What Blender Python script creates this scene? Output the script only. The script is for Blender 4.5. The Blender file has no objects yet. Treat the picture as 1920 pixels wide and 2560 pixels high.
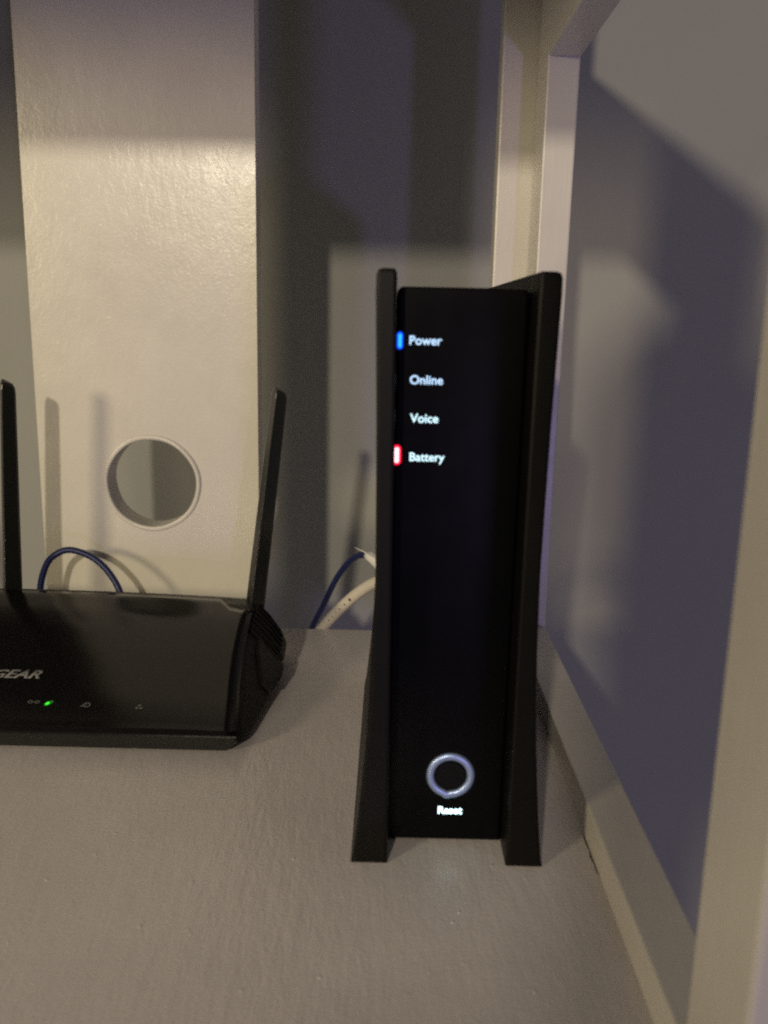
import bpy, bmesh, math, random
from mathutils import Vector, Matrix

random.seed(7)
scene = bpy.context.scene
COL = scene.collection
rad = math.radians

# ------------------------------------------------------------------ camera
def make_camera():
    pitch, yaw, roll = rad(12.356), rad(-0.355), rad(-1.2086)
    fw = Vector((math.sin(yaw)*math.cos(pitch), math.cos(yaw)*math.cos(pitch), -math.sin(pitch)))
    rt = Vector((math.cos(yaw), -math.sin(yaw), 0))
    dn = fw.cross(rt)
    rt2 = rt*math.cos(roll) + dn*math.sin(roll)
    dn2 = dn*math.cos(roll) - rt*math.sin(roll)
    m = Matrix((rt2, -dn2, -fw)).transposed().to_4x4()
    m.translation = (0, 0, 0.2128)
    cd = bpy.data.cameras.new("camera")
    cd.sensor_fit = 'AUTO'; cd.sensor_width = 4.8; cd.lens = 4.15      # phone camera
    cd.clip_start = 0.01; cd.clip_end = 50
    cd.dof.use_dof = True; cd.dof.focus_distance = 0.47; cd.dof.aperture_fstop = 1.35
    co = bpy.data.objects.new("camera", cd); COL.objects.link(co)
    co.matrix_world = m
    scene.camera = co
make_camera()

# ------------------------------------------------------------------ light: a dim room at night
world = bpy.data.worlds.new("World"); scene.world = world; world.use_nodes = True
bg = world.node_tree.nodes["Background"]
bg.inputs[0].default_value = (1.0, 0.935, 0.96, 1); bg.inputs[1].default_value = 0.132

def lamp(name, loc, col, watts, radius):
    l = bpy.data.lights.new(name, 'POINT'); l.color = col; l.energy = watts; l.shadow_soft_size = radius
    o = bpy.data.objects.new(name, l); COL.objects.link(o); o.location = loc
    return o
lamp("ceiling_lamp_bulb", (-0.44, -1.75, 0.82), (1.0, 0.865, 0.65), 84.0, 0.040)     # main room lamp, behind the camera to the left
lamp("side_lamp_bulb",    (-1.29, -1.00, 0.50), (1.0, 0.83, 0.52), 46.0, 0.125)      # second lamp, far left
lamp("violet_led_lamp",   (0.62, -1.50, -0.20), (0.52, 0.39, 1.0), 17.5, 0.05)        # coloured light low on the right

vs = scene.view_settings
vs.view_transform = 'Standard'; vs.look = 'None'; vs.exposure = 0; vs.gamma = 1; vs.use_curve_mapping = False

# ------------------------------------------------------------------ helpers
def obj(name, bm, mat, parent=None, smooth=False):
    me = bpy.data.meshes.new(name)
    bmesh.ops.recalc_face_normals(bm, faces=bm.faces)
    bm.to_mesh(me); bm.free()
    if smooth:
        for p in me.polygons: p.use_smooth = True
    me.materials.append(mat)
    o = bpy.data.objects.new(name, me); COL.objects.link(o)
    if parent is not None: o.parent = parent
    return o

def thing(name, label, cat, group=None):
    o = bpy.data.objects.new(name, None); COL.objects.link(o)
    o.empty_display_size = 0.02
    o['label'] = label; o['category'] = cat
    if group: o['group'] = group
    return o

def box_bm(x0, x1, y0, y1, z0, z1, bevel=0.0, seg=2):
    bm = bmesh.new()
    bmesh.ops.create_cube(bm, size=1)
    for v in bm.verts:
        v.co = Vector((x0 if v.co.x < 0 else x1, y0 if v.co.y < 0 else y1, z0 if v.co.z < 0 else z1))
    if bevel:
        bmesh.ops.bevel(bm, geom=bm.edges[:], offset=bevel, segments=seg, affect='EDGES', profile=0.5)
    return bm

def prism_bm(pts, axis, a, b, bevel=0.0, seg=2):
    """polygon pts (u,v) extruded from a to b along axis ('x': u=y,v=z; 'y': u=x,v=z; 'z': u=x,v=y)"""
    def P(u, v, t): return {'x': (t, u, v), 'y': (u, t, v), 'z': (u, v, t)}[axis]
    bm = bmesh.new()
    A = [bm.verts.new(P(u, v, a)) for u, v in pts]
    B = [bm.verts.new(P(u, v, b)) for u, v in pts]
    fa = bm.faces.new(A); fb = bm.faces.new(B[::-1])
    n = len(pts)
    for i in range(n):
        bm.faces.new((A[i], B[i], B[(i+1) % n], A[(i+1) % n]))
    bmesh.ops.recalc_face_normals(bm, faces=bm.faces)
    if bevel:
        ed = list(fa.edges) + list(fb.edges)
        bmesh.ops.bevel(bm, geom=ed, offset=bevel, segments=seg, affect='EDGES', profile=0.5)
    return bm

def catmull(pts, n=10):
    pts = [Vector(p) for p in pts]
    P = [pts[0]*2 - pts[1]] + pts + [pts[-1]*2 - pts[-2]]
    out = []
    for i in range(1, len(P)-2):
        for k in range(n):
            t = k/n
            a, b, c, d = P[i-1], P[i], P[i+1], P[i+2]
            out.append(0.5*((2*b) + (c-a)*t + (2*a-5*b+4*c-d)*t*t + (3*b-a-3*c+d)*t**3))
    out.append(pts[-1])
    return out

def tube_bm(path, r, sides=16, radii=None):
    bm = bmesh.new(); rings = []
    up = Vector((0.13, 0.31, 0.94)).normalized()
    for i, p in enumerate(path):
        t = (path[min(i+1, len(path)-1)] - path[max(i-1, 0)]).normalized()
        a = t.cross(up).normalized(); b = t.cross(a).normalized()
        up = (a.cross(t)).normalized()
        rr = radii[i] if radii else r
        rings.append([bm.verts.new(p + a*rr*math.cos(2*math.pi*k/sides) + b*rr*math.sin(2*math.pi*k/sides)) for k in range(sides)])
    for i in range(len(rings)-1):
        for k in range(sides):
            bm.faces.new((rings[i][k], rings[i][(k+1) % sides], rings[i+1][(k+1) % sides], rings[i+1][k]))
    bm.faces.new(rings[0][::-1]); bm.faces.new(rings[-1])
    return bm

def torus_bm(R, r, n=72, m=12, flat=1.0):
    """torus in the XZ plane round the origin, tube flattened along Y"""
    bm = bmesh.new(); rings = []
    for i in range(n):
        a = 2*math.pi*i/n
        rings.append([bm.verts.new(((R + r*math.cos(2*math.pi*k/m))*math.cos(a), r*flat*math.sin(2*math.pi*k/m),
                                    (R + r*math.cos(2*math.pi*k/m))*math.sin(a))) for k in range(m)])
    for i in range(n):
        for k in range(m):
            bm.faces.new((rings[i][k], rings[(i+1) % n][k], rings[(i+1) % n][(k+1) % m], rings[i][(k+1) % m]))
    return bm

def text_bm(body, width, shear=0.0, offset=0.0, extrude=0.0002, height=None):
    """lettering in the XY plane, left edge at x=0, baseline at y=0"""
    cu = bpy.data.curves.new("lettering", 'FONT'); cu.body = body; cu.size = 1.0; cu.shear = shear; cu.offset = offset
    cu.resolution_u = 4
    to = bpy.data.objects.new("lettering_source", cu); COL.objects.link(to)
    dg = bpy.context.evaluated_depsgraph_get(); dg.update()
    me = bpy.data.meshes.new_from_object(to.evaluated_get(dg))
    bm = bmesh.new(); bm.from_mesh(me)
    bpy.data.meshes.remove(me); bpy.data.objects.remove(to); bpy.data.curves.remove(cu)
    xs = [v.co.x for v in bm.verts]; x0, x1 = min(xs), max(xs)
    s = width/(x1-x0); sy = s
    if height:
        sy = height/(max(v.co.y for v in bm.verts))
    for v in bm.verts: v.co = Vector(((v.co.x-x0)*s, v.co.y*sy, 0))
    r = bmesh.ops.extrude_face_region(bm, geom=bm.faces[:])
    for g in r['geom']:
        if isinstance(g, bmesh.types.BMVert): g.co.z += extrude
    return bm

# ------------------------------------------------------------------ materials
def mat(name, col, rough=0.5, spec=0.5, metal=0.0):
    m = bpy.data.materials.new(name); m.use_nodes = True
    b = m.node_tree.nodes["Principled BSDF"]
    b.inputs["Base Color"].default_value = (*col, 1); b.inputs["Roughness"].default_value = rough
    b.inputs["Specular IOR Level"].default_value = spec; b.inputs["Metallic"].default_value = metal
    return m, m.node_tree, b

def add_noise(nt, scale, detail=3, stretch=(1, 1, 1), rough=0.55):
    tc = nt.nodes.new("ShaderNodeTexCoord"); mp = nt.nodes.new("ShaderNodeMapping")
    mp.inputs["Scale"].default_value = stretch
    n = nt.nodes.new("ShaderNodeTexNoise"); n.inputs["Scale"].default_value = scale
    n.inputs["Detail"].default_value = detail; n.inputs["Roughness"].default_value = rough
    nt.links.new(tc.outputs["Object"], mp.inputs[0]); nt.links.new(mp.outputs[0], n.inputs["Vector"])
    return n

def bump(nt, b, src, strength, dist, prev=None):
    bp = nt.nodes.new("ShaderNodeBump"); bp.inputs["Strength"].default_value = strength
    bp.inputs["Distance"].default_value = dist
    nt.links.new(src, bp.inputs["Height"])
    if prev: nt.links.new(prev.outputs[0], bp.inputs["Normal"])
    nt.links.new(bp.outputs[0], b.inputs["Normal"])
    return bp

def painted(name, col, stretch, rough=0.33, fine=0.5, spec=0.5):
    """brushed gloss paint over wood: long brush streaks, orange peel, a few pimples, faint tone drift"""
    m, nt, b = mat(name, col, rough, spec)
    drift = add_noise(nt, 9, 4)
    rp = nt.nodes.new("ShaderNodeValToRGB")
    rp.color_ramp.elements[0].color = (*[c*0.90 for c in col], 1); rp.color_ramp.elements[1].color = (*[min(1, c*1.06) for c in col], 1)
    rp.color_ramp.elements[0].position = 0.3; rp.color_ramp.elements[1].position = 0.7
    nt.links.new(drift.outputs["Fac"], rp.inputs[0]); nt.links.new(rp.outputs[0], b.inputs["Base Color"])
    streak = add_noise(nt, 800, 3, stretch)
    p1 = bump(nt, b, streak.outputs["Fac"], 0.28*fine, 0.0003)
    peel = add_noise(nt, 620, 4)
    p2 = bump(nt, b, peel.outputs["Fac"], 0.30*fine, 0.0004, p1)
    broad = add_noise(nt, 170, 2, stretch, 0.7)
    p2 = bump(nt, b, broad.outputs["Fac"], 0.30*fine, 0.0010, p2)
    vo = nt.nodes.new("ShaderNodeTexVoronoi"); vo.inputs["Scale"].default_value = 75
    tc = nt.nodes.new("ShaderNodeTexCoord"); nt.links.new(tc.outputs["Object"], vo.inputs["Vector"])
    r2 = nt.nodes.new("ShaderNodeValToRGB")
    r2.color_ramp.elements[0].position = 0.0; r2.color_ramp.elements[0].color = (1, 1, 1, 1)
    r2.color_ramp.elements[1].position = 0.09; r2.color_ramp.elements[1].color = (0, 0, 0, 1)
    nt.links.new(vo.outputs["Distance"], r2.inputs[0])
    bump(nt, b, r2.outputs[0], 0.3*fine, 0.0004, p2)
    rr = add_noise(nt, 60, 3); mr = nt.nodes.new("ShaderNodeMapRange")
    mr.inputs["To Min"].default_value = rough-0.07; mr.inputs["To Max"].default_value = rough+0.10
    nt.links.new(rr.outputs["Fac"], mr.inputs[0]); nt.links.new(mr.outputs[0], b.inputs["Roughness"])
    return m

PAINT = (0.66, 0.63, 0.58)
M_shelf = painted("shelf_paint", (0.60, 0.565, 0.56), (1, 0.22, 1), 0.26, 1.25)
M_post = painted("post_paint", PAINT, (1, 1, 0.08), 0.30, 0.5)
M_rail = painted("rail_paint", PAINT, (1, 0.08, 1), 0.34, 0.6)
M_panel = painted("panel_paint", (0.68, 0.65, 0.57), (0.6, 1, 0.25), 0.26, 0.9)

def plaster():
    m, nt, b = mat("wall_paint", (0.34, 0.34, 0.32), 0.75, 0.25)
    n = add_noise(nt, 220, 5); bump(nt, b, n.outputs["Fac"], 0.25, 0.0008)
    d = add_noise(nt, 6, 3)
    rp = nt.nodes.new("ShaderNodeValToRGB")
    rp.color_ramp.elements[0].color = (0.33, 0.33, 0.31, 1); rp.color_ramp.elements[1].color = (0.375, 0.375, 0.35, 1)
    nt.links.new(d.outputs["Fac"], rp.inputs[0]); nt.links.new(rp.outputs[0], b.inputs["Base Color"])
    return m
M_wall = plaster()

def plastic(name, col, rough, spec=0.5, grain=0.0, gscale=1500):
    m, nt, b = mat(name, col, rough, spec)
    n = add_noise(nt, gscale, 2)
    if grain: bump(nt, b, n.outputs["Fac"], grain, 0.0003)
    d = add_noise(nt, 45, 4); mr = nt.nodes.new("ShaderNodeMapRange")
    mr.inputs["To Min"].default_value = rough*0.8; mr.inputs["To Max"].default_value = rough*1.25
    nt.links.new(d.outputs["Fac"], mr.inputs[0]); nt.links.new(mr.outputs[0], b.inputs["Roughness"])
    return m
M_fin = plastic("modem_satin_black", (0.0040, 0.0036, 0.0036), 0.42, 0.15, 0.10, 3500)
M_face = plastic("modem_gloss_black", (0.0015, 0.0015, 0.002), 0.26, 0.13)
M_cover = plastic("router_top_black", (0.0050, 0.0046, 0.0048), 0.14, 0.33, 0.05, 3500)
M_body = plastic("router_body_black", (0.010, 0.0092, 0.009), 0.45, 0.22, 0.15, 3500)
M_ant = plastic("antenna_black", (0.011, 0.011, 0.010), 0.30, 0.6, 0.08, 3500)
M_blue = plastic("blue_cable_jacket", (0.010, 0.016, 0.085), 0.42, 0.4)
M_white = plastic("white_cable_jacket", (0.72, 0.66, 0.58), 0.45, 0.4)
M_boot = plastic("white_plug", (0.85, 0.85, 0.83), 0.35, 0.5)
M_clear = plastic("latch_plastic", (0.7, 0.7, 0.66), 0.25, 0.5)
M_ink = plastic("cable_print", (0.03, 0.02, 0.02), 0.7, 0.2)
M_logo = plastic("logo_print", (0.21, 0.21, 0.21), 0.5, 0.4)
M_icon = plastic("icon_print", (0.13, 0.13, 0.13), 0.5, 0.4)
M_ring = plastic("button_ring_silver", (0.34, 0.45, 0.72), 0.33, 0.6)
M_ring.node_tree.nodes["Principled BSDF"].inputs["Metallic"].default_value = 0.65
M_dark = plastic("button_black", (0.003, 0.003, 0.003), 0.35, 0.15)

def glow(name, col, strength):
    m, nt, b = mat(name, (0.02, 0.02, 0.02), 0.4)
    b.inputs["Emission Color"].default_value = (*col, 1); b.inputs["Emission Strength"].default_value = strength
    return m
G_text = glow("backlit_letters", (0.50, 0.72, 1.0), 1.35)
G_text2 = glow("backlit_letters_bright", (0.62, 0.90, 1.0), 1.45)
G_reset = glow("backlit_reset", (0.60, 0.95, 1.0), 3.2)
G_blue = glow("blue_led_halo", (0.0, 0.06, 1.0), 1.3)  # halo round the blue light, put in as an emissive rim
G_cyan = glow("blue_led_core", (0.02, 0.42, 1.0), 1.6)
G_red = glow("red_led_halo", (1.0, 0.0, 0.03), 1.6)  # red halo round the light, put in as an emissive rim
G_pink = glow("red_led_core", (1.0, 0.62, 0.66), 1.9)  # overexposed centre put into the colour as pale pink
G_green = glow("green_led", (0.03, 1.0, 0.02), 1.3)
G_green2 = glow("green_led_halo", (0.01, 0.35, 0.01), 0.30)  # dim halo round the green light, put in as an emissive disc

M_nib = painted('nib_paint', (0.64, 0.61, 0.59), (1, 1, 1), 0.4, 0.2)

# ------------------------------------------------------------------ setting: the wall behind
wb = box_bm(-1.6, 1.6, 0.80, 0.86, -1.2, 1.5)
w = obj("back_wall", wb, M_wall); w['kind'] = 'structure'

# ------------------------------------------------------------------ shelving unit (one nailed-together piece)
unit = thing("shelving_unit", "off white painted wooden shelving unit with open side frame and holed back board", "shelving")

# shelf board: outline in plan, the right edge chipped a little along the joint with the side rail
edge = []
for i in range(86):
    y = 0.165 + (0.585-0.165)*i/85
    d = 0.0
    if 0.312 < y < 0.340: d = 0.0008 + 0.0010*random.random()
    edge.append((0.0863 - d, y))
shelf_pts = [(-0.75, 0.165)] + edge + [(-0.75, 0.585)]
shelf = obj("shelf_board", prism_bm(shelf_pts, 'z', -0.019, 0.0), M_shelf, unit)
nib = bmesh.new()
for k in range(26):                                        # dried paint nibs and dust on the shelf top
    x, y, r = random.uniform(-0.19, 0.06), random.uniform(0.235, 0.40), random.choice((.0003, .0004, .0005))
    if -0.02 < x and y > 0.30: continue
    m4 = Matrix.Translation((x, y, 0.0001)) @ Matrix.Rotation(random.random()*3, 4, 'Z') @ Matrix.Diagonal((r*1.5, r, r*0.6, 1))
    bmesh.ops.create_icosphere(nib, subdivisions=1, radius=1, matrix=m4)
nb = obj("paint_nib", nib, M_nib, shelf); nb['kind'] = 'stuff'
obj("upper_shelf_board", box_bm(-0.75, 0.0857, 0.1843, 0.585, 0.419, 0.438, 0.001), M_shelf, unit)
# side rails (1x4 on edge) between the posts
obj("side_rail", box_bm(0.086, 0.1055, 0.2125, 0.5597, -0.075, 0.0143, 0.0010), M_rail, unit)
obj("side_rail", box_bm(0.086, 0.1055, 0.0600, 0.5597, 0.3634, 0.452, 0.0010), M_rail, unit)
# posts
obj("post", box_bm(0.0862, 0.1053, 0.56, 0.5980, -0.75, 0.95, 0.0012), M_post, unit)
obj("post", box_bm(0.0640, 0.1105, 0.5983, 0.6170, -0.75, 0.95, 0.0012), M_post, unit)
obj("post", box_bm(0.0858, 0.1053, 0.1760, 0.2122, -0.75, 0.3632, 0.0016), M_post, unit)
obj("added_shade_lip", box_bm(-0.75, 0.0853, 0.1650, 0.1840, 0.404, 0.442, 0.001), M_shelf, unit)  # unseen lip, added to place the lamp's shadow edge on wall and panel
obj("added_shade_board", box_bm(-0.75, 0.0636, 0.6056, 0.6180, 0.430, 0.95, 0.001), M_shelf, unit)  # unseen board, added to keep the top of the wall in shade

def holed_panel():
    x0, x1, z0, z1, y0, y1 = -0.2360, -0.0886, -0.075, 0.70, 0.5862, 0.6052
    hx, hz, r = -0.1606, 0.1006, 0.0300
    n = 96
    angs = [2*math.pi*i/n for i in range(n)]
    for cxx, czz in ((x0, z0), (x0, z1), (x1, z0), (x1, z1)):
        a = math.atan2(czz-hz, cxx-hx) % (2*math.pi)
        j = min(range(n), key=lambda i: abs(angs[i]-a)); angs[j] = a
    bm = bmesh.new()
    def outer(a):
        c, s = math.cos(a), math.sin(a); t = 1e9
        if c > 1e-9: t = min(t, (x1-hx)/c)
        if c < -1e-9: t = min(t, (x0-hx)/c)
        if s > 1e-9: t = min(t, (z1-hz)/s)
        if s < -1e-9: t = min(t, (z0-hz)/s)
        return hx+c*t, hz+s*t
    L = []
    e = 0.0008
    for a in angs:
        wob = 1 + 0.006*math.sin(3*a+1) + 0.004*math.sin(7*a)
        ox, oz = outer(a); c, s = math.cos(a)*r*wob, math.sin(a)*r*wob
        k = 1 + e/r
        L.append([bm.verts.new(p) for p in ((ox, y0, oz), (hx+c*k, y0, hz+s*k), (hx+c, y0+e, hz+s), (hx+c, y1, hz+s), (ox, y1, oz))])
    for i in range(n):
        A, B = L[i], L[(i+1) % n]
        for k in range(5):
            bm.faces.new((A[k], A[(k+1) % 5], B[(k+1) % 5], B[k]))
    return bm, (hx, y0, hz), r
pb, hc, hr = holed_panel()
panel = obj("back_panel", pb, M_panel, unit)
# dried paint bead round the hole
bead = torus_bm(hr+0.0014, 0.0017, 96, 10, 0.9)
for v in bead.verts:
    a = math.atan2(v.co.z, v.co.x)
    v.co.x *= 1+0.006*math.sin(3*a+1)+0.004*math.sin(7*a); v.co.z *= 1+0.006*math.sin(3*a+1)+0.004*math.sin(7*a)
    v.co.y *= 1+0.5*math.sin(2*a+0.6)
    v.co += Vector(hc)
obj("paint_bead", bead, M_panel, panel, True)

# ------------------------------------------------------------------ modem tower
modem = thing("modem_tower", "tall black modem standing on the shelf with glowing white words and red battery light", "modem")
MX = 0.0259
prof = [(0.0383, 0.0), (0.0375, 0.0035), (0.0355, 0.0225), (0.0340, 0.040), (0.0330, 0.053), (0.0319, 0.072), (0.0312, 0.090), (0.0306, 0.12), (0.0309, 0.15),
        (0.0313, 0.178), (0.0318, 0.20), (0.0323, 0.222), (0.0322, 0.2275), (0.0316, 0.2291), (0.0300, 0.2297)]
inn = [(0.0252, 0.2297), (0.0243, 0.2290), (0.0240, 0.2278), (0.0237, 0.20), (0.0234, 0.12), (0.0234, 0.05), (0.0235, 0.02), (0.0236, 0.0)]
for s in (-1, 1):
    pts = [(MX+s*a, z) for a, z in prof] + [(MX+s*(a + (0.0010*min(1, z/0.15) if s < 0 else 0)), z) for a, z in inn]      # left fin a little thinner
    obj("side_fin", prism_bm(pts, 'y', 0.315, 0.495, 0.0013, 2), M_fin, modem)
obj("body", box_bm(MX-0.0247, MX+0.0231, 0.3365, 0.492, 0.003, 0.2236, 0.0012), M_fin, modem)
# front panel: slightly bowed gloss face with bevelled border
fp = [(-0.0246, 0.0012), (0.0232, 0.0012), (0.0232, 0.2215), (0.0226, 0.2236), (0.0210, 0.2242), (-0.0228, 0.2242), (-0.0240, 0.2236), (-0.0246, 0.2215)]
obj("front_panel", prism_bm([(MX+a, z) for a, z in fp], 'y', 0.3310, 0.3364, 0.0012, 3), M_face, modem)

FY = 0.3310
def on_face(bm, x, z, name, material, parent, y=FY):
    bmesh.ops.rotate(bm, verts=bm.verts, cent=(0, 0, 0), matrix=Matrix.Rotation(rad(90), 3, 'X'))
    bmesh.ops.translate(bm, verts=bm.verts, vec=(x, y-0.00003, z))
    return obj(name, bm, material, parent)
K = FY/0.325
def fx(x): return x*K
def fz(z): return 0.2128-(0.2128-z)*K
for body, xl, xr, zb, g in (("Power", 0.0059, 0.0176, .2037, G_text), ("Online", 0.0064, 0.0184, .1896, G_text),
                            ("Voice", 0.0068, 0.0172, .1756, G_text2), ("Battery", 0.0070, 0.0200, .1613, G_text2), ("Reset", .0224, .0322, .0171, G_reset)):
    bm = text_bm(body, (xr-xl)*K, offset=0.018 if g is not G_reset else 0.035, extrude=0.00012)
    on_face(bm, fx(xl), fz(zb), "lettering", g, modem)

def pill_bm(w, h, y0, y1, n=8):
    r = w/2; pts = []
    for i in range(n+1): pts.append((r*math.cos(math.pi*i/n), h/2-r + r*math.sin(math.pi*i/n)))
    for i in range(n+1): pts.append((-r*math.cos(math.pi*i/n), -(h/2-r) - r*math.sin(math.pi*i/n)))
    return prism_bm(pts, 'y', y0, y1)
for (x, z, ge, gc, wd, ht, lab) in ((0.0025, fz(.2050), G_blue, G_cyan, 0.0023, 0.0064, "lit blue power light"),
                                    (0.0023, fz(.1634), G_red, G_pink, 0.0033, 0.0076, "lit red battery light")):
    bm = pill_bm(wd, ht, FY-0.0006, FY+0.0004); bmesh.ops.translate(bm, verts=bm.verts, vec=(x, 0, z))
    l = obj("indicator_light", bm, ge, modem); l['label'] = lab
    bm = pill_bm(wd*0.50, ht*0.78, FY-0.0009, FY); bmesh.ops.translate(bm, verts=bm.verts, vec=(x, 0, z))
    obj("light_core", bm, gc, l)
# reset button: bevelled ring round a sunken black cap
rc = (fx(.0269), FY, fz(.0340))
bm = torus_bm(0.00815*K, 0.00165*K, 72, 12, 0.7)
for v in bm.verts:
    a = math.atan2(v.co.z, v.co.x)
    if -2.0 < a < -1.55:                                     # little drop at the foot of the ring
        v.co *= 1 + 0.07*max(0, 1-abs(a+1.72)/0.2)
bmesh.ops.translate(bm, verts=bm.verts, vec=rc)
ring = obj("reset_button", bm, M_ring, modem, True)
bm = bmesh.new()
bmesh.ops.create_cone(bm, cap_ends=True, segments=40, radius1=0.0066, radius2=0.0058, depth=0.0010)
bmesh.ops.rotate(bm, verts=bm.verts, cent=(0, 0, 0), matrix=Matrix.Rotation(rad(90), 3, 'X'))
bmesh.ops.translate(bm, verts=bm.verts, vec=(rc[0], FY-0.0003, rc[2]))
obj("button_cap", bm, M_dark, ring)

# ------------------------------------------------------------------ router
router = thing("router", "low wide black router with upright antennas and green light, lying on the shelf", "router")
RX = -0.225
# y, top half width, top edge z, mid half width, mid z, bottom half width
SEC = [(.4020, .1515, .0100, .1530, .0065, .1470), (.4100, .1505, .0125, .1550, .0065, .1480), (.4250, .1490, .0170, .1567, .0068, .1500),
       (.4400, .1470, .0212, .1583, .0072, .1520), (.4620, .1450, .0275, .1612, .0085, .1550), (.4830, .1440, .0332, .1642, .0100, .1580),
       (.4950, .1437, .0362, .1626, .0110, .1575), (.5000, .1436, .0372, .1640, .0125, .1575), (.5180, .1432, .0400, .1632, .0150, .1580),
       (.5300, .1425, .0400, .1590, .0180, .1560), (.5380, .1400, .0370, .1520, .0170, .1500)]
def sec_at(y):
    for a, b in zip(SEC, SEC[1:]):
        if a[0] <= y <= b[0]:
            t = (y-a[0])/(b[0]-a[0]); return [p+(q-p)*t for p, q in zip(a, b)]
    return list(SEC[-1])
def top_z(dx, y):
    s = sec_at(y)
    return s[2] + 0.0034*(1-(dx/s[1])**2)*min(1, (y-.402)/.08)
bm = bmesh.new(); rings = []
NX = 12
for (y, wt, zt, wm, zm, wbt) in SEC:
    pts = [(-wbt, .0020), (wbt, .0020), (wm, zm)]
    pts += [((wt-.0012)*(1-2*k/NX), top_z(wt*(1-2*k/NX), y)-0.0012) for k in range(NX+1)]
    pts += [(-wm, zm)]
    rings.append([bm.verts.new((RX+x, y, z)) for x, z in pts])
for A, B in zip(rings, rings[1:]):
    for k in range(len(A)):
        bm.faces.new((A[k], A[(k+1) % len(A)], B[(k+1) % len(A)], B[k]))
bm.faces.new(rings[0]); bm.faces.new(rings[-1][::-1])
obj("body", bm, M_body, router)
for sx in (-1, 1):                                          # low feet carry it
    for y in (.42, .51):
        obj("foot", box_bm(RX+sx*0.12-.012, RX+sx*0.12+.012, y-.004, y+.004, 0.0, .0022), M_dark, router)
# glossy cover: sheet with a thin edge, notched at the two rear corners for the antennas
bm = bmesh.new(); G = []
NU, NV = 40, 26
for j in range(NV+1):
    row = []
    for i in range(NU+1):
        u = -1+2*i/NU
        wtop = .1445
        dx = u*wtop
        yb = .5225 if abs(dx) < .1235 else max(.5085, .5225-.014*(abs(dx)-.1235)/.008)
        y = .4010 + (yb-.4010)*j/NV
        s = sec_at(max(y, .402))
        dx = u*(s[1]+.0006)
        row.append((RX+dx, y, top_z(min(abs(dx), s[1]), max(y, .402))+0.0002))
    G.append(row)
VT = [[bm.verts.new(p) for p in r] for r in G]
VB = [[bm.verts.new((p[0], p[1], p[2]-0.0010)) for p in r] for r in G]
for j in range(NV):
    for i in range(NU):
        bm.faces.new((VT[j][i], VT[j][i+1], VT[j+1][i+1], VT[j+1][i]))
        bm.faces.new((VB[j][i], VB[j+1][i], VB[j+1][i+1], VB[j][i+1]))
loop = [(0, i) for i in range(NU)] + [(j, NU) for j in range(NV)] + [(NV, i) for i in range(NU, 0, -1)] + [(j, 0) for j in range(NV, 0, -1)]
for k in range(len(loop)):
    a, b = loop[k], loop[(k+1) % len(loop)]
    bm.faces.new((VT[a[0]][a[1]], VB[a[0]][a[1]], VB[b[0]][b[1]], VT[b[0]][b[1]]))
cover = obj("top_cover", bm, M_cover, router)
for p in cover.data.polygons: p.use_smooth = len(p.vertices) == 4 and abs(p.normal.z) > 0.8
# ribbed vent on each rear flank
for s in (-1, 1):
    for k in range(7):
        y = .492 + k*.0056
        c = sec_at(min(y, .537))
        a = Vector((RX+s*(c[1]+.0012), y, c[2]-.0022)); b = Vector((RX+s*(c[3]-.0020), y-.002, c[4]+.0035))
        obj("vent_slat", tube_bm([a, (a+b)/2+Vector((s*.0006, 0, .0006)), b], .0010, 6), M_body, router)
    # raised flank plate below the vent
    f = []
    for y, t0, t1 in ((.458, .72, 1.0), (.478, .35, 1.02), (.492, .30, 1.02)):
        c = sec_at(y); f.append([Vector((RX+s*(c[1]+(c[3]-c[1])*t), y, c[2]+(c[4]-c[2])*t)) for t in (t0, t1)])
    bm = bmesh.new(); off = Vector((s*.0013, 0, .0006))
    top = [bm.verts.new(p+off) for p in (f[0][0], f[1][0], f[2][0], f[2][1], f[1][1], f[0][1])]
    bot = [bm.verts.new(p-off*0.5) for p in (f[0][0], f[1][0], f[2][0], f[2][1], f[1][1], f[0][1])]
    bm.faces.new(top); bm.faces.new(bot[::-1])
    for k in range(6): bm.faces.new((top[k], bot[k], bot[(k+1) % 6], top[(k+1) % 6]))
    obj("flank_plate", bm, M_body, router)

def antenna(base, tip, w0, w1):
    base, tip = Vector(base), Vector(tip)
    ax = (tip-base).normalized(); xx = Vector((0, 1, 0)).cross(ax).normalized(); yy = ax.cross(xx).normalized()
    sh = [(-1, .45), (-.92, .05), (-.36, -.95), (-.20, -.98), (.90, .15), (1, .45), (.8, .8), (-.8, .8)]
    bm = bmesh.new(); rings = []
    L = (tip-base).length
    for t, k in ((0, 1), (.3, 1), (.62, 1), (.965, 1), (.985, .92), (1.0, .70)):
        wd = (w0+(w1-w0)*t)*k
        c = base+ax*(L*t)
        rings.append([bm.verts.new(c + xx*(u*wd) + yy*(v*wd*0.95) - ax*(0.0014*(u+1)*(1 if t > .95 else 0))) for u, v in sh])
    for A, B in zip(rings, rings[1:]):
        for k in range(len(sh)): bm.faces.new((A[k], A[(k+1) % len(sh)], B[(k+1) % len(sh)], B[k]))
    bm.faces.new(rings[0][::-1]); bm.faces.new(rings[-1])
    bmesh.ops.recalc_face_normals(bm, faces=bm.faces)
    a = obj("antenna", bm, M_ant, router)
    h = [base-ax*.014, base-ax*.004, base+ax*.003]
    obj("hinge", tube_bm(h, w0*.95, 12), M_body, a)
antenna((-.0832, .5275, .0330), (-.0665, .5275, .1712), .0060, .0047)
antenna((-.2365, .5300, .0330), (-.2300, .5300, .1725), .0060, .0046)
antenna((-.3680, .5275, .0330), (-.3850, .5275, .1712), .0060, .0047)

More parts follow.
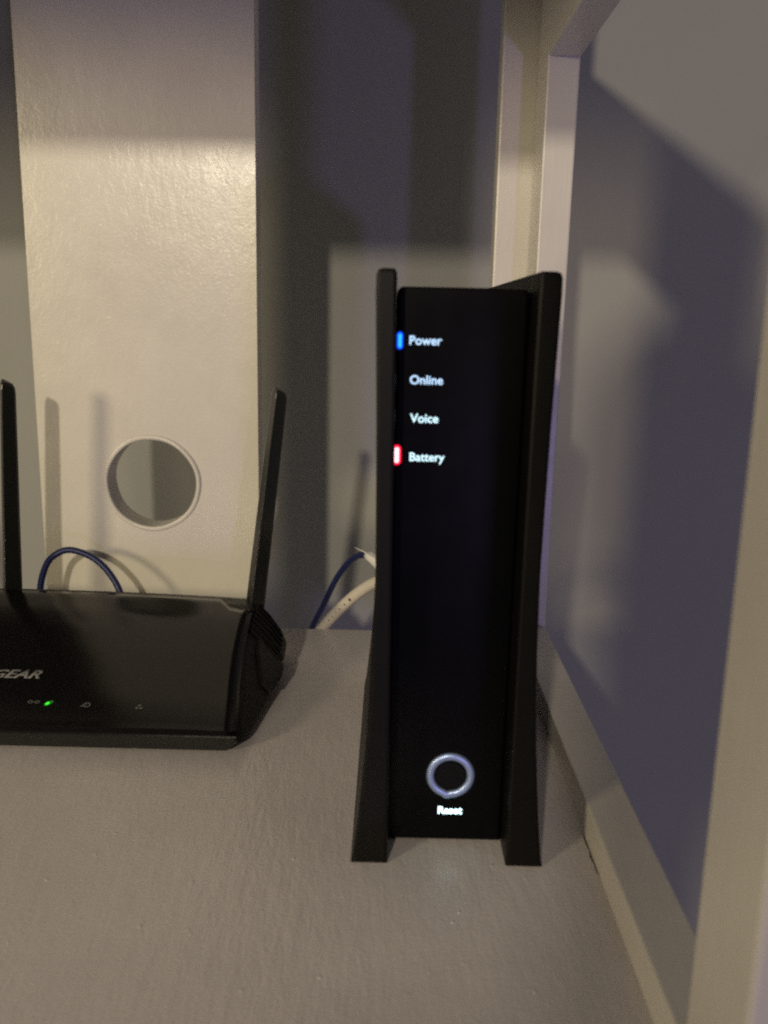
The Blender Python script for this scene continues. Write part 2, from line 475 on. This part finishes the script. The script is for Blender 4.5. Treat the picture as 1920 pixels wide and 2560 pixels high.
# printing and lights on the cover
SL = math.atan2(.0332-.0125, .483-.410)
def on_cover(bm, x, y, name, material, parent, lift=0.0004):
    z = top_z(x-RX, y)+0.0002
    bmesh.ops.rotate(bm, verts=bm.verts, cent=(0, 0, 0), matrix=Matrix.Rotation(SL+0.03, 3, 'X'))
    bmesh.ops.translate(bm, verts=bm.verts, vec=(x, y, z+lift))
    return obj(name, bm, material, parent)
LW = 0.0470
on_cover(text_bm("NETGEAR", LW, shear=0.3, offset=0.03, extrude=0.0001, height=.0066), -.1832-LW, .4375, "logo_lettering", M_logo, router)

def disc(bm, x, y, r, n=14, s=1.0):
    c = [bm.verts.new((x+r*math.cos(2*math.pi*k/n), y+s*r*math.sin(2*math.pi*k/n), 0)) for k in range(n)]; bm.faces.new(c)
def arc(bm, x, y, r0, r1, a0, a1, n=8):
    v = [[bm.verts.new((x+r*math.cos(a0+(a1-a0)*k/n), y+r*math.sin(a0+(a1-a0)*k/n), 0)) for r in (r0, r1)] for k in range(n+1)]
    for k in range(n): bm.faces.new((v[k][0], v[k][1], v[k+1][1], v[k+1][0]))
def bar(bm, a, b, t):
    a, b = Vector((*a, 0)), Vector((*b, 0)); d = (b-a).normalized(); n = Vector((-d.y, d.x, 0))*t/2
    bm.faces.new([bm.verts.new(p) for p in (a+n, a-n, b-n, b+n)])
YI = .4195
bm = bmesh.new()                                            # link icon
arc(bm, -.0018, 0, .0007, .0012, 0, 2*math.pi, 14); arc(bm, .0018, 0, .0007, .0012, 0, 2*math.pi, 14); bar(bm, (-.0008, 0), (.0008, 0), .0005)
on_cover(bm, -.1800, YI+.0010, "icon", M_icon, router)
bm = bmesh.new()                                            # swoosh icon
arc(bm, .0006, 0, .0012, .0018, -2.2, 2.6, 14); arc(bm, -.0006, -.0001, .0005, .0010, 0, 5.4, 12); bar(bm, (-.0024, -.0010), (-.0004, -.0010), .0006)
on_cover(bm, -.1530, YI, "icon", M_icon, router)
bm = bmesh.new()                                            # network icon: three dots joined
disc(bm, 0, .0010, .0008); disc(bm, -.0011, -.0009, .0008); disc(bm, .0011, -.0009, .0008)
bar(bm, (0, .001), (-.0011, -.0009), .0004); bar(bm, (0, .001), (.0011, -.0009), .0004)
on_cover(bm, -.1255, YI-.0004, "icon", M_icon, router)
bm = bmesh.new(); disc(bm, 0, 0, .0021, 18, 0.8)
for v in bm.verts: v.co.y += v.co.x*0.55
gl = on_cover(bm, -.1722, YI+.0004, "indicator_light", G_green2, router, .0004); gl['label'] = "lit green light"
bm = bmesh.new(); disc(bm, 0, 0, .0010, 16)
for v in bm.verts: v.co.y += v.co.x*0.4
on_cover(bm, -.1726, YI-.0001, "light_core", G_green, gl, .0007)

# ------------------------------------------------------------------ cables
loop_c = thing("cable", "blue cable arching in front of the holed board behind the router", "cable")
obj("jacket", tube_bm(catmull([(-.2255, .548, .006), (-.2268, .551, .0334), (-.2228, .553, .0505), (-.2163, .554, .0582), (-.2072, .556, .0610), (-.1935, .556, .0565),
     (-.1820, .553, .0475), (-.1730, .548, .034), (-.1665, .541, .010)]), .0021, 18), M_blue, loop_c, True)

lan = thing("cable", "blue cable rising from behind the shelf edge to a white plug at the tall modem", "cable")
obj("jacket", tube_bm(catmull([(-.0720, .615, -.080), (-.0615, .607, -.030), (-.0535, .597, -.0042), (-.0444, .585, .0173), (-.0363, .574, .0373), (-.0309, .567, .0479),
     (-.0253, .560, .0566), (-.0194, .553, .0624), (-.0136, .547, .0645), (-.0095, .5425, .0645)]), .0020, 18), M_blue, lan, True)
plug = obj("plug", tube_bm([Vector((-.0138, .5470, .0645)), Vector((-.0112, .5440, .0642)), Vector((-.0060, .536, .0625)), Vector((.0010, .522, .0590)), Vector((.0080, .496, .0580))],
     .003, 14, [.0024, .0034, .0040, .0042, .0042]), M_boot, lan, True)
obj("latch", tube_bm([Vector((-.0215, .548, .0690)), Vector((-.0160, .543, .0680)), Vector((-.0080, .534, .0660)), Vector((.0020, .520, .0640))], .0004, 6,
     [.00015, .0004, .0006, .0007]), M_clear, plug)

wc = thing("cable", "thick white printed cable slanting up from the shelf back edge behind the modem", "cable")
wpath = catmull([(-.0640, .622, -.045), (-.0545, .607, -.0190), (-.0455, .597, -.0034), (-.0370, .587, .0101), (-.0280, .578, .0220), (-.0185, .568, .0334), (-.0085, .556, .0434), (.0030, .538, .0510), (.0120, .497, .0540)])
jk = obj("jacket", tube_bm(wpath, .0039, 20), M_white, wc, True)
# ink marks printed along the jacket (flat flecks lying on its camera-side skin)
for t, sz in ((28, .0007), (31, .0005), (34, .0006), (37, .0008), (41, .0008), (45, .0014)):
    p = wpath[t]; tan = (wpath[t+1]-wpath[t-1]).normalized()
    out = (Vector((0, 0, .2128))-p); out = (out-tan*out.dot(tan)).normalized(); side = tan.cross(out)
    bm = bmesh.new()
    q = p+out*.00397
    bm.faces.new([bm.verts.new(q+tan*a*sz+side*b*sz) for a, b in ((-.8, -.5), (.5, -.8), (.9, .2), (.1, .9), (-.7, .5))])
    obj("ink_mark", bm, M_ink, jk)

# ------------------------------------------------------------------ the person standing at the shelf (behind the view; shades the right side)
def make_person():
    V = {}; E = []
    def add(k, p, r, frm=None):
        V[k] = (p, r)
        if frm: E.append((frm, k))
    cx = -0.045
    add('pelvis', (cx, -.56, -.42), .135)
    add('waist', (cx, -.54, -.24), .120, 'pelvis'); add('chest', (cx, -.50, .05), .135, 'waist')
    add('collar', (cx, -.46, .215), .085, 'chest'); add('neck', (cx, -.43, .290), .056, 'collar')
    add('jaw', (cx, -.395, .345), .064, 'neck'); add('skull', (cx, -.395, .438), .088, 'jaw'); add('crown', (cx, -.40, .507), .062, 'skull')
    for s, n in ((-1, 'l'), (1, 'r')):
        add('sh'+n, (cx+s*.150, -.46, .222), .064, 'collar'); add('el'+n, (cx+s*.225, -.48, -.09), .044, 'sh'+n)
        add('wr'+n, (cx+s*.20, -.34, -.40), .028, 'el'+n); add('pa'+n, (cx+s*.19, -.31, -.475), .030, 'wr'+n)
        for i in range(4):
            b = 'f%d%s' % (i, n); ln = (.070, .080, .075, .060)[i]
            add(b+'a', (cx+s*(.19+.030-.020*i), -.285, -.505), .0095, 'pa'+n); add(b+'b', (cx+s*(.19+.032-.021*i), -.280, -.505-ln*.5), .0085, b+'a')
            add(b+'c', (cx+s*(.19+.032-.021*i), -.292, -.505-ln), .007, b+'b')
        add('ta'+n, (cx+s*.150, -.285, -.485), .011, 'pa'+n); add('tb'+n, (cx+s*.138, -.268, -.525), .009, 'ta'+n)
        add('hip'+n, (cx+s*.09, -.56, -.50), .095, 'pelvis'); add('kn'+n, (cx+s*.10, -.54, -.92), .062, 'hip'+n); add('an'+n, (cx+s*.10, -.58, -1.30), .042, 'kn'+n)
        add('to'+n, (cx+s*.11, -.44, -1.35), .036, 'an'+n)
    keys = list(V); me = bpy.data.meshes.new("body")
    me.from_pydata([V[k][0] for k in keys], [(keys.index(a), keys.index(b)) for a, b in E], [])
    tmp = bpy.data.objects.new("body_source", me); COL.objects.link(tmp)
    md = tmp.modifiers.new("skin", 'SKIN')
    for i, k in enumerate(keys):
        me.skin_vertices[0].data[i].radius = (V[k][1], V[k][1]*(0.75 if k in ('pelvis', 'waist', 'chest') else 1.0))
    me.skin_vertices[0].data[0].use_root = True
    sub = tmp.modifiers.new("sub", 'SUBSURF'); sub.levels = 2; sub.render_levels = 2
    dg = bpy.context.evaluated_depsgraph_get(); dg.update()
    m2 = bpy.data.meshes.new_from_object(tmp.evaluated_get(dg)); m2.name = "body"
    bpy.data.objects.remove(tmp); bpy.data.meshes.remove(me)
    m2.materials.clear()
    for mt in (plastic("dark_clothing", (.03, .03, .04), .9, .2), plastic("skin", (.42, .26, .19), .5, .4), plastic("dark_hair", (.02, .015, .01), .6, .3)): m2.materials.append(mt)
    for p in m2.polygons:
        p.use_smooth = True; c = p.center
        p.material_index = 2 if (c.z > .475 or (c.z > .33 and c.y < -.42)) else 1 if (c.z > .292 or (c.z < -.41 and c.z > -.62 and abs(c.x-cx) > .14)) else 0
    o = bpy.data.objects.new("person", m2); COL.objects.link(o)
    o['label'] = "person in dark clothes standing in front of the shelf, out of frame"; o['category'] = "person"
make_person()

# ------------------------------------------------------------------ render
scene.render.engine = 'CYCLES'
scene.cycles.max_bounces = 8
scene.cycles.filter_width = 2.1
scene.cycles.sample_clamp_indirect = 4
scene.cycles.use_denoising = False
